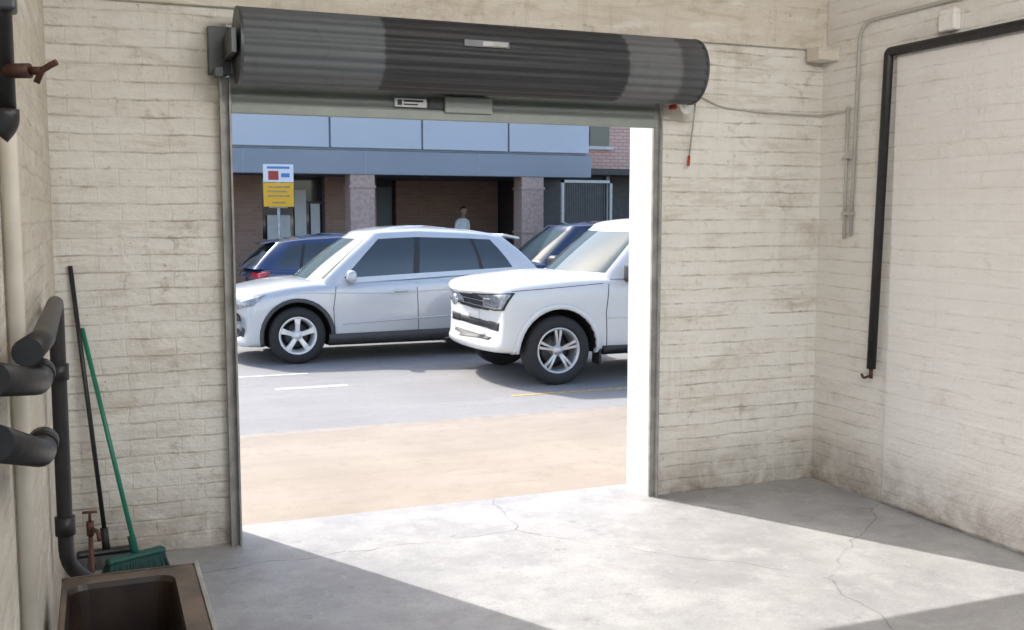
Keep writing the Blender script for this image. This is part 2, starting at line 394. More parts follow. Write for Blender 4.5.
def greenhouse(parent,g,paint):
    half=[];typ=[]
    W,Wt=g['w'],g['wt']; xc,xcc=g['fb']; tx,txc=g['ft']; rb,rbc=g['rb']; rt,rtc=g['rt']; zt=g['zt']; dp=g.get('drop',0); xp=g.get('peak',2.5)
    def zb(x): return g['zb']+g.get('sl',.02)*(x-xc)
    def zr(x): return zt-(dp*max(0,x-xp)**1.7)-g.get('dropf',.02)*max(0,xp-x)
    fs=[0,.3,.6,.8,.93]
    for i,f in enumerate(fs):
        bx=xc+(xcc-xc)*f*f; t=tx+(txc-tx)*f*f
        half.append(((bx,f*W,zb(bx)),(t,f*Wt,zr(t)-.005))); typ.append('gf' if i<4 else 'p')
    half.append(((xcc+.05,W,zb(xcc)),(txc+.05,Wt,zr(txc)-.02))); typ.append('p')
    for b,t,ty in g['side']:
        half.append(((b,W*(1-.02*max(0,(b-2.6)/2)**1),zb(b)),(t,Wt*(1-.05*max(0,(t-2.6)/2)),zr(t)-.02))); typ.append(ty)
    half.append(((rbc-.05,W*.95,zb(rbc)),(rtc-.05,Wt*.93,zr(rtc)-.03))); typ.append('p')
    for i,f in enumerate(fs[::-1]):
        bx=rb+(rbc-rb)*f*f; t=rt+(rtc-rt)*f*f
        half.append(((bx,f*W*.95,zb(bx)),(t,f*Wt*.93,zr(t)-.02))); typ.append('g')
    typ=typ[:-1]
    full=half+[((b[0],-b[1],b[2]),(t[0],-t[1],t[2])) for b,t in half[-2:0:-1]]
    ty=typ+typ[::-1]
    vs=[-.05,.07,.35,.63,.90,1.]
    cx=(xc+rb)/2
    V=[];F=[];FM=[];n=len(full)
    for v in vs:
        for b,t in full:
            p=Vector(b).lerp(Vector(t),v); d=Vector((p.x-cx,p.y*3,0)); 
            if d.length>1e-6: d.normalize()
            p+=d*g.get('bulge',.03)*4*max(0,v)*(1-v)*1.; V.append(p)
    mi={'p':0,'g':1,'t':2,'gf':3}
    for i in range(len(vs)-1):
        for k in range(n):
            a=i*n+k;b=i*n+(k+1)%n; F.append((a,b,b+n,a+n))
            FM.append(mi[ty[k]] if 1<=i<=3 else 0)
    base=(len(vs)-1)*n; ks=[.985,.94,.85,.6,.3]; mx=(tx+rt)/2
    for kk in ks:
        for b,t in full:
            X=mx+(t[0]-mx)*kk
            V.append(Vector((X,t[1]*kk,t[2]+(zr(X)-zr(t[0]))+g['crown']*math.sqrt(1-kk**2.6))))
    for i in range(len(ks)):
        for k in range(n):
            a=base+i*n+k;b=base+i*n+(k+1)%n; F.append((a,b,b+n,a+n)); FM.append(0)
    V.append(Vector((mx,0,zr(mx)+g['crown']))); c=len(V)-1; b0=base+len(ks)*n
    for k in range(n): F.append((b0+k,b0+(k+1)%n,c)); FM.append(0)
    o=mesh('cabin',V,F,[paint,M['glass'],M['trim'],M['glassf']],FM,parent,True)
    bm=bmesh.new(); bm.from_mesh(o.data); bmesh.ops.recalc_face_normals(bm,faces=bm.faces); bm.to_mesh(o.data); bm.free()
    return BVHTree.FromPolygons([v.co.copy() for v in o.data.vertices],[tuple(p.vertices) for p in o.data.polygons])

def pill(name,c,sz,m,parent,rot=(0,0,0)):
    x,y,z=sz; o=boxes(name,[(-x/2,x/2,-y/2,y/2,-z/2,z/2)],m,parent); b=o.modifiers.new('b','BEVEL'); b.width=min(sz)*.42; b.segments=4
    o.location=c; o.rotation_euler=rot
    for p in o.data.polygons: p.use_smooth=True
    return o

def strips(bvh,pts,w,m,parent,name,s,off=.002):
    for i in range(len(pts)-1):
        a=Vector((pts[i][0],s*.95,pts[i][1])); b=Vector((pts[i+1][0],s*.95,pts[i+1][1])); d=(b-a).normalized(); n=Vector((-d.z,0,d.x))*w/2
        decal(f'{name}_{i+1}',bvh,[a+n,b+n],[a-n,b-n],(0,-s,0),off,m,parent,8,1,.002)

def arcband(bvh,wx,R,r0,r1,m,parent,name,s,a0=-12,a1=192,off=.014,yg=.93):
    A=[math.radians(a0+(a1-a0)*k/18) for k in range(19)]
    top=[(wx+r1*math.cos(a),s*yg,R+r1*math.sin(a)) for a in A]; bot=[(wx+r0*math.cos(a),s*yg,R+r0*math.sin(a)) for a in A]
    decal(name,bvh,top,bot,(0,-s,0),off,m,parent,18,2,.02)

def suv(name,loc,rz,paint,full=True,sc=(1,1,1),rim=None):
    e=empty(name,loc,rz); e.scale=sc
    L=4.5
    st=[(0,.74,.36,.58,.64,.01),(.02,.84,.28,.65,.76,.015),(.07,.885,.235,.73,.87,.02),(.20,.905,.22,.80,.935,.03),(.6,.915,.21,.88,.995,.05),(1.05,.92,.21,.94,1.05,.05),(1.35,.92,.21,.97,1.05,.0),
        (2.2,.925,.21,1.0,1.06,0),(3.2,.925,.21,1.05,1.11,0),(3.9,.915,.23,1.09,1.16,0),(4.28,.90,.27,1.10,1.17,0),(4.44,.87,.30,1.02,1.10,0),(4.5,.80,.38,.90,.99,0)]
    R=.365; wx=(.92,3.62); Ra=.43
    o,bvh=body(e,st,paint,[(x,R,Ra,.92) for x in wx],.28,.24,L)
    g=dict(w=.85,wt=.66,fb=(.98,1.28),ft=(1.82,1.98),rb=(4.46,4.26),rt=(3.95,3.85),zt=1.685,zb=1.02,sl=.045,crown=.08,bulge=.04,drop=.048,dropf=.045,peak=2.5,
        side=[(1.50,2.10,'g'),(2.46,2.54,'t'),(2.55,2.61,'g'),(3.42,3.30,'t'),(3.48,3.35,'g'),(3.92,3.58,'p')])
    gb=greenhouse(e,g,paint)
    for s in (-1,1):
        for i,x in enumerate(wx):
            make_wheel(e,f'wheel_{"fr"[i]}{"lr"[s>0]}',x,s*.80,R,.225,rim or M['alloyw'],5,s,False)
            arcband(bvh,x,R,Ra,Ra+.05,M['clad'],e,'arch_cladding',s,-14,194)
        decal('sill_cladding',bvh,[(1.32,s*.92,.37),(3.2,s*.92,.39)],[(1.32,s*.92,.23),(3.2,s*.92,.23)],(0,-s,0),.016,M['clad'],e,10,2)
        decal('headlamp',bvh,[(.06,s*.50,.76),(.18,s*.74,.83),(.5,s*.90,.90)],[(.05,s*.52,.69),(.14,s*.76,.71),(.34,s*.90,.76)],(1,-s*.9,0),.008,M['lamp'],e,12,3)
        decal('tail_lamp',bvh,[(4.45,s*.55,1.05),(4.38,s*.80,1.09),(4.05,s*.90,1.10)],[(4.48,s*.55,.92),(4.42,s*.82,.93),(4.12,s*.90,1.0)],(-1,-s*.9,0),.01,M['tail'],e,12,3)
        decal('fog_lamp',bvh,[(.08,s*.62,.46),(.16,s*.80,.46)],[(.08,s*.62,.36),(.16,s*.80,.36)],(1,-s*.6,0),.006,M['trim'],e,6,3)
        k=M['ink']
        strips(bvh,[(1.42,.98),(1.38,.7),(1.40,.34)],.009,k,e,'door_gap_front',s)
        strips(bvh,[(2.50,1.01),(2.52,.34)],.009,k,e,'door_gap_middle',s)
        strips(bvh,[(3.44,1.05),(3.42,.8),(3.22,.62),(3.14,.36)],.009,k,e,'door_gap_rear',s)
        strips(bvh,[(1.5,.50),(3.1,.56)],.02,paint,e,'door_crease',s,.006)
        strips(bvh,[(.9,.91),(2.2,.88),(3.9,.95)],.012,paint,e,'shoulder_crease',s,.005)
        pill('door_handle_1',(2.28,s*.925,.91),(.19,.03,.035),paint,e); pill('door_handle_2',(3.20,s*.925,.96),(.19,.03,.035),paint,e)
        pill('mirror_arm',(1.62,s*.90,1.06),(.08,.14,.04),M['trim'],e)
        pill('mirror_shell',(1.60,s*1.0,1.12),(.13,.22,.15),paint,e,(0,0,s*.15))
    decal('grille',bvh,[(.05,-.46,.75),(.02,0,.75),(.05,.46,.75)],[(.05,-.36,.52),(.0,0,.50),(.05,.36,.52)],(1,0,0),.006,M['trim'],e,12,3)
    decal('grille_trim',bvh,[(.05,-.40,.535),(.0,0,.51),(.05,.40,.535)],[(.05,-.38,.50),(.0,0,.48),(.05,.38,.50)],(1,0,0),.016,M['chrome'],e,12,2)
    decal('lower_intake',bvh,[(.03,-.6,.40),(.0,0,.42),(.03,.6,.40)],[(.03,-.55,.29),(0,0,.29),(.03,.55,.29)],(1,0,0),.006,M['clad'],e,12,2)
    decal('licence_plate',bvh,[(.0,-.19,.47),(0,.19,.47)],[(0,-.19,.37),(0,.19,.37)],(1,0,0),.02,M['label'],e,4,2)
    decal('rear_plate',bvh,[(4.5,-.19,.82),(4.5,.19,.82)],[(4.5,-.19,.71),(4.5,.19,.71)],(-1,0,0),.015,M['label'],e,4,2)
    decal('rear_bumper',bvh,[(4.5,-.7,.46),(4.5,.7,.46)],[(4.5,-.7,.34),(4.5,.7,.34)],(-1,0,0),.012,M['clad'],e,10,2)
    pill('roof_spoiler',(4.0,0,1.60),(.26,1.06,.035),paint,e,(0,.2,0))
    return e

def pickup(name,loc):
    e=empty(name,loc); L=5.22; paint=M['pwhite']
    st=[(0,.84,.50,.92,1.00,.005),(.012,.90,.43,.98,1.06,.01),(.05,.94,.38,1.02,1.105,.015),(.20,.955,.36,1.05,1.145,.03),(.7,.965,.34,1.08,1.18,.05),(1.25,.97,.34,1.11,1.22,.05),(1.65,.97,.33,1.12,1.20,0),
        (2.6,.97,.33,1.13,1.18,0),(3.5,.97,.34,1.14,1.18,0),(3.62,.97,.36,1.17,1.24,0),(4.4,.97,.40,1.19,1.25,0),(5.05,.965,.44,1.19,1.25,0),(5.18,.94,.48,1.15,1.22,0),(5.22,.86,.56,1.08,1.14,0)]
    R=.39; wx=(.90,4.0); Ra=.47
    o,bvh=body(e,st,paint,[(x,R,Ra,.97) for x in wx],.24,.08,L)
    g=dict(w=.89,wt=.69,fb=(1.22,1.54),ft=(1.98,2.12),rb=(3.56,3.50),rt=(3.44,3.38),zt=1.785,zb=1.20,sl=.008,crown=.09,bulge=.03,dropf=.03,peak=2.6,
        side=[(1.84,2.26,'g'),(2.58,2.60,'t'),(2.66,2.67,'g'),(3.28,3.22,'p')])
    greenhouse(e,g,paint)
    k=M['ink']
    for s in (-1,1):
        for i,x in enumerate(wx):
            make_wheel(e,f'wheel_{"fr"[i]}{"lr"[s>0]}',x,s*.83,R,.255,M['alloy'],5,s,True)
            arcband(bvh,x,R,Ra,Ra+.06,paint,e,'arch_flare',s,-8,188,.022,.96)
        decal('headlamp',bvh,[(.03,s*.50,1.025),(.10,s*.78,1.035),(.38,s*.93,1.05)],[(.02,s*.50,.85),(.08,s*.80,.835),(.24,s*.93,.86)],(1,-s*.9,0),.008,M['trim'],e,14,4)
        decal('headlamp_lens',bvh,[(.03,s*.53,1.01),(.10,s*.78,1.02),(.34,s*.925,1.035)],[(.02,s*.53,.865),(.08,s*.79,.85),(.22,s*.925,.875)],(1,-s*.9,0),.013,M['lamp'],e,14,4)
        decal('fog_lamp_bezel',bvh,[(.05,s*.62,.71),(.16,s*.86,.71)],[(.05,s*.62,.62),(.14,s*.86,.62)],(1,-s*.7,0),.006,M['trim'],e,6,3)
        decal('tail_lamp',bvh,[(5.2,s*.80,1.15),(5.1,s*.95,1.15)],[(5.2,s*.80,.80),(5.1,s*.95,.80)],(-1,-s*1.,0),.01,M['tail'],e,6,4)
        strips(bvh,[(1.52,1.12),(1.48,.8),(1.50,.40)],.01,k,e,'door_gap_front',s)
        strips(bvh,[(2.62,1.12),(2.64,.42)],.01,k,e,'door_gap_middle',s)
        strips(bvh,[(3.4,1.12),(3.4,.6),(3.3,.42)],.01,k,e,'door_gap_rear',s)
        strips(bvh,[(3.60,1.2),(3.60,.42)],.014,k,e,'tub_gap',s)
        strips(bvh,[(.34,1.065),(.8,1.09),(1.45,1.13)],.007,k,e,'bonnet_gap',s,.001)
        strips(bvh,[(1.5,.74),(3.4,.76)],.02,paint,e,'door_crease',s,.006)
        decal('sill_step',bvh,[(1.45,s*.95,.42),(3.45,s*.95,.42)],[(1.45,s*.95,.36),(3.45,s*.95,.36)],(0,-s,0),.05,M['trim'],e,8,2)
        pill('door_handle_1',(2.44,s*.97,.99),(.2,.035,.04),paint,e); pill('door_handle_2',(3.24,s*.97,.99),(.2,.035,.04),paint,e)
        pill('mirror_arm',(1.78,s*.94,1.17),(.09,.16,.05),M['trim'],e)
        pill('mirror_shell',(1.75,s*1.06,1.26),(.14,.22,.22),M['trim'],e,(0,0,s*.15))
        pill('mudflap',(1.42,s*.85,.33),(.03,.2,.25),M['trim'],e)
    decal('grille',bvh,[(.02,-.49,1.03),(.0,0,1.035),(.02,.49,1.03)],[(.02,-.49,.825),(.0,0,.815),(.02,.49,.825)],(1,0,0),.006,M['trim'],e,14,3)
    for i,z in enumerate((.86,.925,.99)):
        decal(f'grille_bar_{i+1}',bvh,[(.02,-.49,z+.008),(.0,0,z+.008),(.02,.49,z+.008)],[(.02,-.49,z-.006),(.0,0,z-.006),(.02,.49,z-.006)],(1,0,0),.012,M['chrome'],e,14,1,.0)
    decal('lower_intake',bvh,[(.02,-.55,.70),(.0,0,.705),(.02,.55,.70)],[(.03,-.48,.625),(.0,0,.62),(.03,.48,.625)],(1,0,0),.005,M['trim'],e,14,2)
    decal('bumper_lip',bvh,[(.05,-.62,.535),(.0,0,.535),(.05,.62,.535)],[(.07,-.58,.50),(.02,0,.495),(.07,.58,.50)],(1,0,0),.008,M['clad'],e,14,2)
    decal('licence_plate',bvh,[(.0,-.19,.80),(0,.19,.80)],[(0,-.19,.705),(0,.19,.705)],(1,0,0),.02,M['label'],e,4,2)
    lathe('badge',[(0,-.03),(.05,-.03),(.062,-.022),(.066,0)],M['chrome'],e,24,(0.012,0,.925),(0,0,-math.pi/2))
    boxes('tub_cover',[(3.68,5.1,-.86,.86,1.235,1.275)],M['trim'],e,.01)
    return e

suv('silver_suv_car',(1.42,14.07,-.15),0,M['psilver'])
pickup('white_pickup_truck',(3.85,11.38,-.15))
suv('dark_blue_hatchback_car',(5.92,17.45,-.15),math.pi,M['pblue'],False,(.84,.95,.91),M['alloy'])
suv('navy_suv_car',(6.05,17.5,-.15),0,M['pnavy'],False,(.98,.98,1.02),M['alloy'])

# ---------------------------------------------------------------- room shell
XL,XR,YB,YO,ZC=-.20,4.39,5.55,5.82,3.6
DX0,DX1,DZ=.645,3.15,2.72
YR=-2.2
boxes('floor',[(XL,XR,YR,YB,-.2,0),(DX0,DX1,YB,YO+.04,-.2,0)],M['floor'])
boxes('wall_back',[(XL-.3,DX0,YB,YO,0,ZC),(DX1,XR+.3,YB,YO,0,ZC),(DX0,DX1,YB,YO,DZ,ZC)],M['wall_b'])
boxes('wall_right',[(XR,XR+.3,YR,YB,0,ZC)],M['wall_r'])
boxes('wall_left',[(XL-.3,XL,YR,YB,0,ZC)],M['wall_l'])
boxes('ceiling',[(XL-.3,XR+.3,YR,YO,ZC,ZC+.2)],M['ceiling'])
boxes('trim_1',[(XL,XR,YB-.035,YB,2.80,3.12),],M['beam'],bevel=.008)
boxes('trim_2',[(XR-.16,XR,YB-.16,YB-.035,2.72,2.80)],M['beam'],bevel=.006)
boxes('trim_3',[(XR-.022,XR,1.2,4.86,.02,2.68)],M['panel'],bevel=.006)
boxes('trim_4',[(DX1-.004,DX1+.02,YB-.004,YO+.02,0,DZ)],M['plaster'])
boxes('trim_5',[(DX0-.02,DX0+.004,YB-.004,YO+.02,0,DZ)],M['plaster'])

# ---------------------------------------------------------------- roller shutter
sh=empty('roller_shutter')
Rd=.183; cy,cz=5.335,2.585; V=[];F=[];NS=360; DL,DR=.685,3.27
for xi,x in enumerate((DL,DR)):
    for k in range(NS):
        a=2*math.pi*k/NS; r=Rd+.0045*math.cos(a*22)
        V.append((x,cy+r*math.cos(a),cz+r*math.sin(a)))
for k in range(NS): F.append((k,(k+1)%NS,NS+(k+1)%NS,NS+k))
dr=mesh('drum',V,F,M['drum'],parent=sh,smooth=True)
for nm,x0,x1 in (('end_disc_1',DL-.012,DL+.002),('end_disc_2',DR-.002,DR+.012)):
    poly=[(cy+(Rd+.006)*math.cos(2*math.pi*k/48),cz+(Rd+.006)*math.sin(2*math.pi*k/48)) for k in range(48)]
    extrude_poly(nm,poly,x0,x1,M['steel_d'],sh,'x')
V=[];F=[];nz=160
for i in range(nz+1):
    z=2.30+(2.62-2.30)*i/nz; y=5.515+.007*math.cos(z*2*math.pi/.075)
    V+=[(DX0+.015,y,z),(DX1-.01,y,z)]
for i in range(nz): F.append((2*i,2*i+1,2*i+3,2*i+2))
mesh('curtain',V,F,M['slat'],parent=sh,smooth=True)
boxes('bottom_rail',[(DX0+.015,DX1-.01,5.495,5.535,2.27,2.32)],M['rail'],sh,.004)
boxes('lock_box',[(1.80,2.08,5.475,5.497,2.31,2.40)],M['slat'],sh,.006)
boxes('label_1',[(1.52,1.70,5.490,5.4955,2.335,2.38)],M['label'],sh)
boxes('label_print',[(1.535,1.56,5.488,5.4899,2.343,2.372),(1.57,1.68,5.488,5.4899,2.362,2.372),(1.57,1.65,5.488,5.4899,2.345,2.352)],M['ink'],sh)
boxes('label_2',[(1.715,1.79,5.490,5.4955,2.335,2.38)],M['ink'],sh)
boxes('drum_label',[(1.80,2.05,cy-Rd-.007,cy-Rd-.0005,2.622,2.655)],M['steel_d'],sh)
boxes('drum_label_print',[(1.90,2.04,cy-Rd-.009,cy-Rd-.0065,2.628,2.65)],M['guide'],sh)
boxes('guide_left',[(.605,.66,5.525,5.549,0,2.45),(.605,.615,5.49,5.525,0,2.45),(.650,.66,5.49,5.525,0,2.45)],M['guide'],sh)
boxes('guide_right',[(DX1-.01,3.18,5.53,5.549,0,2.45),(3.172,3.18,5.49,5.53,0,2.45)],M['guide'],sh)
boxes('bracket_left',[(.555,.665,5.50,5.549,2.46,2.70),(.63,.66,5.20,5.50,2.53,2.65),(.575,.62,5.42,5.50,2.44,2.49)],M['steel_d'],sh,.004)
boxes('bracket_right',[(3.29,3.36,5.50,5.549,2.46,2.70),(3.29,3.31,5.22,5.50,2.54,2.64)],M['steel_d'],sh,.004)
lathe('chain_wheel',[(0,-.012),(.06,-.012),(.072,0),(.06,.012),(0,.012)],M['label'],sh,30,(3.30,5.42,2.42),(0,0,math.radians(20)))
boxes('chain_guard',[(3.22,3.25,5.44,5.50,2.38,2.41)],M['red'],sh,.01)
tube('hand_chain',[(3.36,5.42,2.42),(3.37,5.46,2.3),(3.37,5.50,2.10)],.005,M['galv'],sh,8)
tube('chain_tag',[(3.37,5.50,2.11),(3.37,5.505,2.05)],.009,M['red'],sh,10)

# ---------------------------------------------------------------- right wall services
ph=empty('black_wall_pipe')
tube('pipe_run',[(XR-.045,1.6,2.70),(XR-.045,4.90,2.70),(XR-.045,4.96,.82)],.028,M['blackpipe'],ph,16,.02)
tube('pipe_tail',[(XR-.045,4.96,.83),(XR-.045,4.96,.76)],.012,M['rust'],ph,10)
tube('pipe_hook',[(XR-.045,4.96,.78),(XR-.04,5.03,.75),(XR-.03,5.06,.77)],.008,M['rust'],ph,8,.02)
cd=empty('electrical_conduit')
tube('conduit_1',[(XR-.015,1.6,2.92),(XR-.015,5.19,2.92),(XR-.015,5.22,1.62)],.011,M['conduit'],cd,10,.12)
tube('conduit_2',[(XR-.015,5.28,2.42),(XR-.015,5.28,1.60)],.010,M['conduit'],cd,10)
boxes('conduit_clips',[(XR-.03,XR,5.20,5.30,2.1,2.12),(XR-.03,XR,5.20,5.30,1.75,1.77)],M['conduit'],cd)
boxes('junction_box',[(XR-.05,XR,4.40,4.52,2.75,2.87)],M['panel'],bevel=.01)
tube('door_motor_cable',[(3.37,5.545,2.60),(3.45,5.54,2.48),(3.62,5.54,2.415),(3.90,5.54,2.395),(4.25,5.54,2.39),(XR-.015,5.53,2.39),(XR-.015,5.28,2.40)],.006,M['conduit'],seg=8,fil=.05)

# ---------------------------------------------------------------- left wall pipes
p=empty('black_water_pipe')
tube('riser',[(-.155,2.20,3.4),(-.155,2.20,1.93)],.022,M['blackpipe'],p,18)
tube('riser_elbow',[(-.155,2.20,1.95),(-.155,2.20,1.925),(-.172,2.20,1.905)],.027,M['blackpipe'],p,18,.03)
tube('valve_body',[(-.15,2.19,2.02),(-.105,2.17,2.02)],.014,M['rust'],p,12)
tube('valve_spindle',[(-.105,2.17,2.02),(-.085,2.16,2.02)],.008,M['rust'],p,10)
tube('valve_handle',[(-.095,2.16,1.997),(-.085,2.16,2.02),(-.070,2.155,2.030),(-.058,2.15,2.036)],.006,M['rust'],p,8)
boxes('pipe_collar',[(-.19,-.125,2.17,2.23,2.13,2.16)],M['steel_d'],p,.006)
tube('cream_downpipe',[(-.179,2.62,0),(-.179,2.62,3.5)],.019,M['creampipe'],seg=16)
p=empty('black_waste_pipe')
tube('waste_run',[(-.131,2.15,1.49),(-.131,2.75,1.45),(-.15,4.15,1.43),(-.15,4.15,.42),(-.04,4.2,.32),(.06,4.3,.20)],.028,M['blackpipe'],p,16,.08)
tube('branch_1',[(-.160,1.75,1.50),(-.128,2.40,1.395),(-.128,2.52,1.40)],.028,M['blackpipe'],p,18,.03)
tube('branch_2',[(-.160,1.75,1.40),(-.128,2.40,1.24),(-.128,2.50,1.245)],.030,M['blackpipe'],p,18,.03)
tube('branch_1_cap',[(-.128,2.47,1.398),(-.128,2.53,1.40)],.031,M['blackpipe'],p,18)
tube('branch_2_cap',[(-.128,2.45,1.243),(-.128,2.51,1.245)],.033,M['blackpipe'],p,18)
tube('coupling_1',[(-.15,4.15,1.2),(-.15,4.15,1.14)],.036,M['blackpipe'],p,16)
tube('coupling_2',[(-.15,4.15,.62),(-.15,4.15,.55)],.036,M['blackpipe'],p,16)

p=empty('standpipe_tap')
tube('standpipe',[(-.07,4.62,0),(-.07,4.62,.42)],.010,M['rust'],p,10)
tube('tap_body',[(-.07,4.62,.40),(-.07,4.62,.46)],.016,M['rust'],p,12)
tube('tap_spout',[(-.07,4.62,.43),(-.04,4.56,.43),(-.035,4.55,.39)],.009,M['rust'],p,10,.02)
tube('tap_spindle',[(-.07,4.62,.46),(-.07,4.62,.50)],.006,M['rust'],p,8)
tube('tap_handle',[(-.10,4.62,.50),(-.04,4.62,.50)],.006,M['rust'],p,8)

# ---------------------------------------------------------------- laundry trough
p=empty('utility_sink')
x0,x1,y0,y1,zt=-.155,.285,2.45,3.78,.50
V=[];F=[];FM=[]
def loop(a,b,c,d,z,r):
    out=[]
    for (cx_,cy_,s) in ((b-r,d-r,0),(a+r,d-r,90),(a+r,c+r,180),(b-r,c+r,270)):
        for k in range(7):
            t=math.radians(s+15*k); out.append((cx_+r*math.cos(t),cy_+r*math.sin(t),z))
    return out
loops=[loop(x0,x1,y0,y1,zt-.30,.02),loop(x0,x1,y0,y1,zt-.01,.02),loop(x0+.005,x1-.005,y0+.005,y1-.005,zt,.02),loop(x0+.02,x1-.075,y0+.07,y1-.07,zt-.002,.06),loop(x0+.025,x1-.082,y0+.08,y1-.078,zt-.02,.06),loop(x0+.04,x1-.10,y0+.1,y1-.10,zt-.24,.06),loop(x0+.10,x1-.15,y0+.16,y1-.16,zt-.27,.05)]
n=28
for l_ in loops: V+=l_
for i in range(len(loops)-1):
    for k in range(n):
        a=i*n+k;b=i*n+(k+1)%n; F.append((a,b,b+n,a+n)); FM.append(1 if i>=3 else 0)
F.append(tuple(range((len(loops)-1)*n,len(loops)*n))); FM.append(1)
F.append(tuple(range(n))[::-1]); FM.append(0)
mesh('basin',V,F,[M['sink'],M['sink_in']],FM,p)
boxes('edge_strip',[(x1-.003,x1+.012,y0,y1+.01,zt-.035,zt+.006)],M['rim'],p,.002)
boxes('edge_strip_back',[(x0,x1,y1-.003,y1+.008,zt-.035,zt+.003)],M['sink'],p,.002)
boxes('pedestal',[(x0+.03,x1-.05,y0+.1,y0+.25,0,zt-.30),(x0+.03,x1-.05,y1-.25,y1-.1,0,zt-.30)],M['sink'],p,.01)
lathe('drain',[(0,0),(.03,0),(.034,.004)],M['rim'],p,20,(.03,3.1,zt-.268),(-math.pi/2,0,0))

# ---------------------------------------------------------------- brooms
def broom(name,foot,top,hm,hd,w,ang,bris,bh=.075):
    p=empty(name); f=Vector(foot)
    tube('handle',[f+Vector((0,0,bh+.04)),Vector(top)],.0115,hm,p,12)
    tube('socket',[f+Vector((0,0,bh+.01)),f+(Vector(top)-f)*.09+Vector((0,0,bh))],.019,hd,p,12)
    h=boxes('head',[(-w/2,w/2,-.028,.028,bh,bh+.03)],hd,p,.012); h.location=(f.x,f.y,0); h.rotation_euler=(0,0,ang)
    V=[];F=[]
    for i in range(50):
        for j in range(8):
            u=-w/2+.01+(w-.02)*i/49; v=-.024+.048*j/7; r=.0028
            bx=u*1.18+random.uniform(-.01,.01); by=v*2.1+random.uniform(-.01,.01); o=len(V)
            for (dx,dy) in ((-r,-r),(r,-r),(r,r),(-r,r)): V.append((u+dx,v+dy,bh+.003))
            for (dx,dy) in ((-r,-r),(r,-r),(r,r),(-r,r)): V.append((bx+dx,by+dy,.001))
            for k in range(4): F.append((o+k,o+(k+1)%4,o+4+(k+1)%4,o+4+k))
    b=mesh('bristles',V,F,bris,parent=p); b.location=(f.x,f.y,0); b.rotation_euler=(0,0,ang)
    return p
broom('green_push_broom',(.12,5.19,0),(-.085,5.53,1.19),M['green'],M['ghead'],.29,math.radians(24),M['bristle'],.095)
broom('black_push_broom',(-.01,5.42,0),(-.128,5.535,1.50),M['blackst'],M['blackst'],.28,math.radians(4),M['blackst'],.06)

# ---------------------------------------------------------------- street
V=[(-30,YO+.04,-.02),(40,YO+.04,-.02),(40,8.7,-.10),(-30,8.7,-.10),(-30,YO+.04,-.4),(40,YO+.04,-.4),(40,8.7,-.4),(-30,8.7,-.4)]
mesh('footpath',V,[(0,1,2,3),(4,7,6,5),(0,4,5,1),(1,5,6,2),(2,6,7,3),(3,7,4,0)],M['path'])
boxes('kerb',[(-30,40,8.7,8.86,-.4,-.105)],M['kerb'],bevel=.02)
boxes('road',[(-30,40,8.86,18.75,-.4,-.15)],M['road'])
boxes('far_kerb',[(-30,40,18.75,18.93,-.4,-.02)],M['kerb'],bevel=.02)  # kerb along the far side of the road
boxes('paving',[(-30,40,18.93,20.3,-.4,-.02)],M['farpath'])
boxes('road_marking',[(1.75,2.55,11.25,11.38,-.15,-.147),(1.1,2.3,12.3,12.38,-.15,-.147),(-3,-.6,12.3,12.38,-.15,-.147),
  (4.0,20,9.95,10.03,-.15,-.147,1)],[M['linew'],M['liney']])

# ---------------------------------------------------------------- building opposite
fb=empty('office_building')
boxes('terrace',[(-14,10.4,20.3,26,-.4,.2)],M['farpath'],fb)
L_=[]
x=10.3-1.95*12
while x<10.2:
    L_.append((x+.02,x+1.93,21.0,21.2,3.12,5.45)); x+=1.95
boxes('upper_panels',L_,M['bpanel'],fb,.01)
boxes('panel_backing',[(-14,10.3,21.1,26,3.08,5.5)],M['mull'],fb)
boxes('fascia_band',[(-14,10.3,20.92,21.2,2.58,3.06)],M['bpanel2'],fb,.01)
boxes('fascia_joints',[(xx,xx+.02,20.91,20.93,2.58,3.06) for xx in [-12+2.45*i for i in range(9)]],M['mull'],fb)
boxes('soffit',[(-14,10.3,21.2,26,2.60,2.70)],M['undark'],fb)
cols=[]
for i in range(-4,2):
    xx=5.10+3.80*i
    cols.append((xx-.26,xx+.26,20.95,21.45,.2,2.60))
boxes('columns',cols,M['column'],fb,.02)
boxes('column_bands',[(c[0]-.02,c[1]+.02,20.93,21.47,z,z+.06) for c in cols for z in (.2,1.35,2.3)],M['column'],fb,.01)
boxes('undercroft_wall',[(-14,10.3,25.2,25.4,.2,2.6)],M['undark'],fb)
boxes('brick_infill',[(6.9,9.6,24.9,25.2,.2,2.6)],M['bbrick'],fb)
boxes('service_door',[(6.05,6.85,25.1,25.2,.2,2.45)],M['door'],fb,.01)
boxes('pier',[(9.65,10.3,22.5,25.2,.2,2.6)],M['undark'],fb)
boxes('shopfront_glass',[(-3,4.7,23.0,23.05,.2,2.6)],M['shopglass'],fb)
boxes('shopfront_frames',[(xx,xx+.05,22.95,23.0,.2,2.6) for xx in [-3+.96*i for i in range(9)]]+[(-3,4.7,22.95,23.0,.2,.3),(-3,4.7,22.95,23.0,2.0,2.05)],M['undark'],fb)
boxes('shopfront_brick',[(2.6,3.35,22.90,22.95,.2,2.6),(4.72,5.9,22.95,23.0,.2,2.6)],M['bbrick'],fb)
boxes('shop_reflections',[(3.45,3.95,22.90,22.93,.7,1.75),(4.05,4.30,22.90,22.93,.7,2.3),(3.5,3.9,22.90,22.93,1.9,2.25),(4.4,4.6,22.90,22.93,1.2,2.0)],M['white'],fb)  # white reflections in the shop windows, painted as flat panels
ft=empty('security_gate')
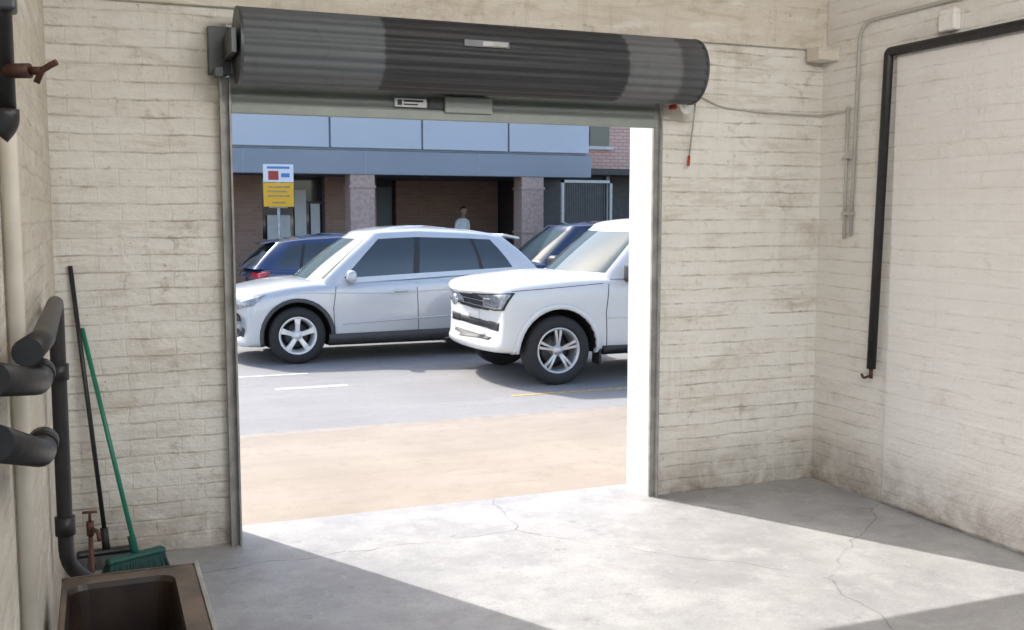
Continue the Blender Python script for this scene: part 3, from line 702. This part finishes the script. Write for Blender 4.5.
boxes('gate_frame',[(9.25,9.31,20.20,20.26,-.02,2.5),(10.4,10.46,20.20,20.26,-.02,2.5),(9.25,10.46,20.20,20.26,2.44,2.5),(9.25,10.46,20.20,20.26,1.2,1.25),(9.25,10.46,20.20,20.26,.04,.09)],M['galv'],ft)
boxes('gate_bars',[(9.33+.055*i,9.355+.055*i,20.22,20.24,.05,2.46) for i in range(20)],M['steel_d'],ft)
rb=empty('red_brick_building')
boxes('walls',[(10.7,26,24,30,2.9,7.2)],M['rbrick'],rb)
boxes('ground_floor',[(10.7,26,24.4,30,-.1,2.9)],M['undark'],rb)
boxes('awning',[(10.7,26,23.2,24.4,2.75,2.9)],M['undark'],rb)
boxes('openings',[(11.75+1.6*i,12.3+1.6*i,23.95,24.0,3.5,4.6) for i in range(8)],M['shopglass'],rb)
boxes('sills',[(11.65+1.6*i,12.4+1.6*i,23.9,24.05,z,z+.08) for i in range(8) for z in (3.42,4.6)],M['white'],rb)
boxes('shop_posts',[(10.9+1.5*i,11.0+1.5*i,24.3,24.4,-.02,2.75) for i in range(8)],M['mull'],rb)
boxes('far_footpath',[(10.41,40,20.3,23.95,-.4,-.02)],M['farpath'])  # far footpath in front of the brick building

sg=empty('parking_sign',(3.07,18.99,-.02))
tube('pole',[(0,0,0),(0,0,2.66)],.028,M['galv'],sg,12)
boxes('plate_upper',[(-.27,.27,-.05,-.035,2.36,2.68)],M['signw'],sg,.004)
boxes('plate_lower',[(-.27,.27,-.05,-.035,1.92,2.35)],M['signy'],sg,.004)
boxes('plate_print',[(-.2,.2,-.056,-.050,2.60,2.64,0),(-.18,.0,-.056,-.050,2.40,2.56,1),(.05,.2,-.056,-.050,2.45,2.52,0),(-.2,.2,-.056,-.05,2.26,2.29,2),(-.2,.15,-.056,-.05,2.18,2.21,2),(-.2,.2,-.056,-.05,2.1,2.13,2),(-.12,.12,-.056,-.05,1.98,2.01,2)],[M['signb'],M['red'],M['liney']],sg)

# ---------------------------------------------------------------- person
def person(name,loc,rz):
    e=empty(name,loc,rz)
    V=[];E=[];Rr=[]
    def a(p,r,par=None):
        V.append(p); Rr.append(r); i=len(V)-1
        if par is not None: E.append((par,i))
        return i
    pel=a((0,0,.93),(.15,.11)); bel=a((0,.0,1.08),(.135,.10),pel); ch=a((0,.01,1.28),(.165,.115),bel); sh_=a((0,.0,1.42),(.13,.08),ch)
    nk=a((0,-.0,1.49),(.055,.055),sh_); a((0,-.015,1.56),(.05,.05),nk)
    for s in (-1,1):
        u=a((s*.17,0,1.40),(.06,.06),sh_); el=a((s*.22,.02,1.12),(.045,.045),u); wr=a((s*.21,-.06,.88),(.028,.028),el); pm=a((s*.20,-.08,.80),(.035,.018),wr)
        for k in range(4):
            f=a((s*(.20),-.105+.018*k,.755),(.0085,.0085),pm); a((s*.19,-.105+.018*k,.71-.004*abs(k-1)),(.008,.008),f)
        t=a((s*.18,-.115,.80),(.01,.01),pm); a((s*.17,-.125,.765),(.009,.009),t)
        hp=a((s*.09,0,.86),(.095,.095),pel); kn=a((s*.10,-.01,.48),(.062,.062),hp); an=a((s*.10,.02,.09),(.04,.04),kn); a((s*.11,-.06,.045),(.045,.035),an)
        a((s*.11,-.15,.03),(.04,.025),len(V)-1)
    me=bpy.data.meshes.new('figure'); me.from_pydata(V,E,[]); o=link(bpy.data.objects.new('figure',me),e)
    m=o.modifiers.new('k','SKIN')
    for i,sv in enumerate(me.skin_vertices[0].data): sv.radius=Rr[i]; sv.use_root=(i==0)
    m=o.modifiers.new('s','SUBSURF'); m.levels=2; bake(o)
    o.data.materials.clear()
    for k in ('shirt','trous','skin','trim'): o.data.materials.append(M[k])
    for q in o.data.polygons:
        c=q.center; q.use_smooth=True
        if c.z<.09: k=3
        elif abs(c.x)>.165 and c.z<1.14: k=2
        elif c.z<.95 : k=1 if abs(c.x)<.2 and c.z<.93 or abs(c.x)<.16 else 2
        elif c.z>1.475: k=2
        else: k=0
        q.material_index=k
    bpy.context.view_layer.update()
    bm=bmesh.new(); bmesh.ops.create_uvsphere(bm,u_segments=28,v_segments=20,radius=1)
    for v in bm.verts:
        x,y,z=v.co; w=.078*(1-.22*max(0,-z)**1.5); yy=y*.098
        if y<0 and z<0: yy=y*.092
        v.co=Vector((x*w,yy-.01,z*.118))
        if abs(x)<.22 and y<0 and -.35<z<.12: v.co.y-=.016*(1-abs(x)/.22)*(1-abs(z+.15)/.3 if abs(z+.15)<.3 else 0)
    me=bpy.data.meshes.new('head'); bm.to_mesh(me); bm.free(); me.materials.append(M['skin']); me.materials.append(M['hair'])
    for q in me.polygons:
        q.use_smooth=True; c=q.center
        if c.z>.055 or (c.y>.0 and c.z>-.05 and (c.y>.03 or c.z>.01)): q.material_index=1
    h=link(bpy.data.objects.new('head',me),e); h.location=(0,-.015,1.645)
    for s in (-1,1):
        pill(f'ear_{"lr"[s>0]}',(s*.078,-.01,1.635),(.018,.035,.06),M['skin'],e)
        pill(f'eye_{"lr"[s>0]}',(s*.03,-.108,1.655),(.026,.012,.013),M['ink'],e)
    pill('mouth',(0,-.104,1.585),(.045,.01,.012),M['red'],e)
    return e
person('standing_person',(7.80,22.5,.2),.5)

# ---------------------------------------------------------------- unseen ceiling lamps, added as fill to brighten the garage
for i,(lx,ly) in enumerate(((1.3,.2),(3.2,.2),(2.2,2.2))):
    f=empty('added_fill_lamp',(lx,ly,ZC))
    boxes('fill_batten',[(-.6,.6,-.06,.06,-.06,0)],M['plaster'],f,.005)
    for d in (-.03,.03): tube('tube_lamp',[(-.58,d,-.072),(.58,d,-.072)],.013,M['tube'],f,10)
    la=bpy.data.lights.new('fill_area','AREA'); la.shape='RECTANGLE'; la.size=1.2; la.size_y=.3; la.energy=44; la.color=(1,.975,.95)
    lo=link(bpy.data.objects.new('fill_area',la),f); lo.location=(0,0,-.12)
    lo.rotation_euler=(math.radians(68) if ly<1 else math.radians(50),0,0)

# ---------------------------------------------------------------- sun + sky
az=Vector((.482,-.876,0)); el=math.radians(43.5)
d=Vector((az.x*math.cos(el),az.y*math.cos(el),-math.sin(el)))
sl=bpy.data.lights.new('sun','SUN'); sl.energy=5.9; sl.angle=.009; sl.color=(1,.965,.91)
so=link(bpy.data.objects.new('sun',sl)); so.rotation_euler=d.to_track_quat('-Z','Y').to_euler(); so.location=(-5,12,9)
w=bpy.data.worlds.new('sky'); S.world=w; w.use_nodes=True; n=w.node_tree.nodes; l=w.node_tree.links
sky=n.new('ShaderNodeTexSky'); sky.sky_type='NISHITA'; sky.sun_disc=False; sky.sun_elevation=el; sky.sun_rotation=math.atan2(-az.x,-az.y)
sky.air_density=1.; sky.dust_density=2.5
l.new(sky.outputs[0],n['Background'].inputs['Color']); n['Background'].inputs['Strength'].default_value=.38

cam=bpy.data.cameras.new('camera'); cam.sensor_width=36; cam.lens=36.28; cam.clip_end=200; cam.clip_start=.05
co=link(bpy.data.objects.new('camera',cam)); co.location=(0,0,1.75); co.rotation_euler=(math.radians(90-5.53),0,math.radians(-21.86)); S.camera=co
S.view_settings.view_transform='Standard'
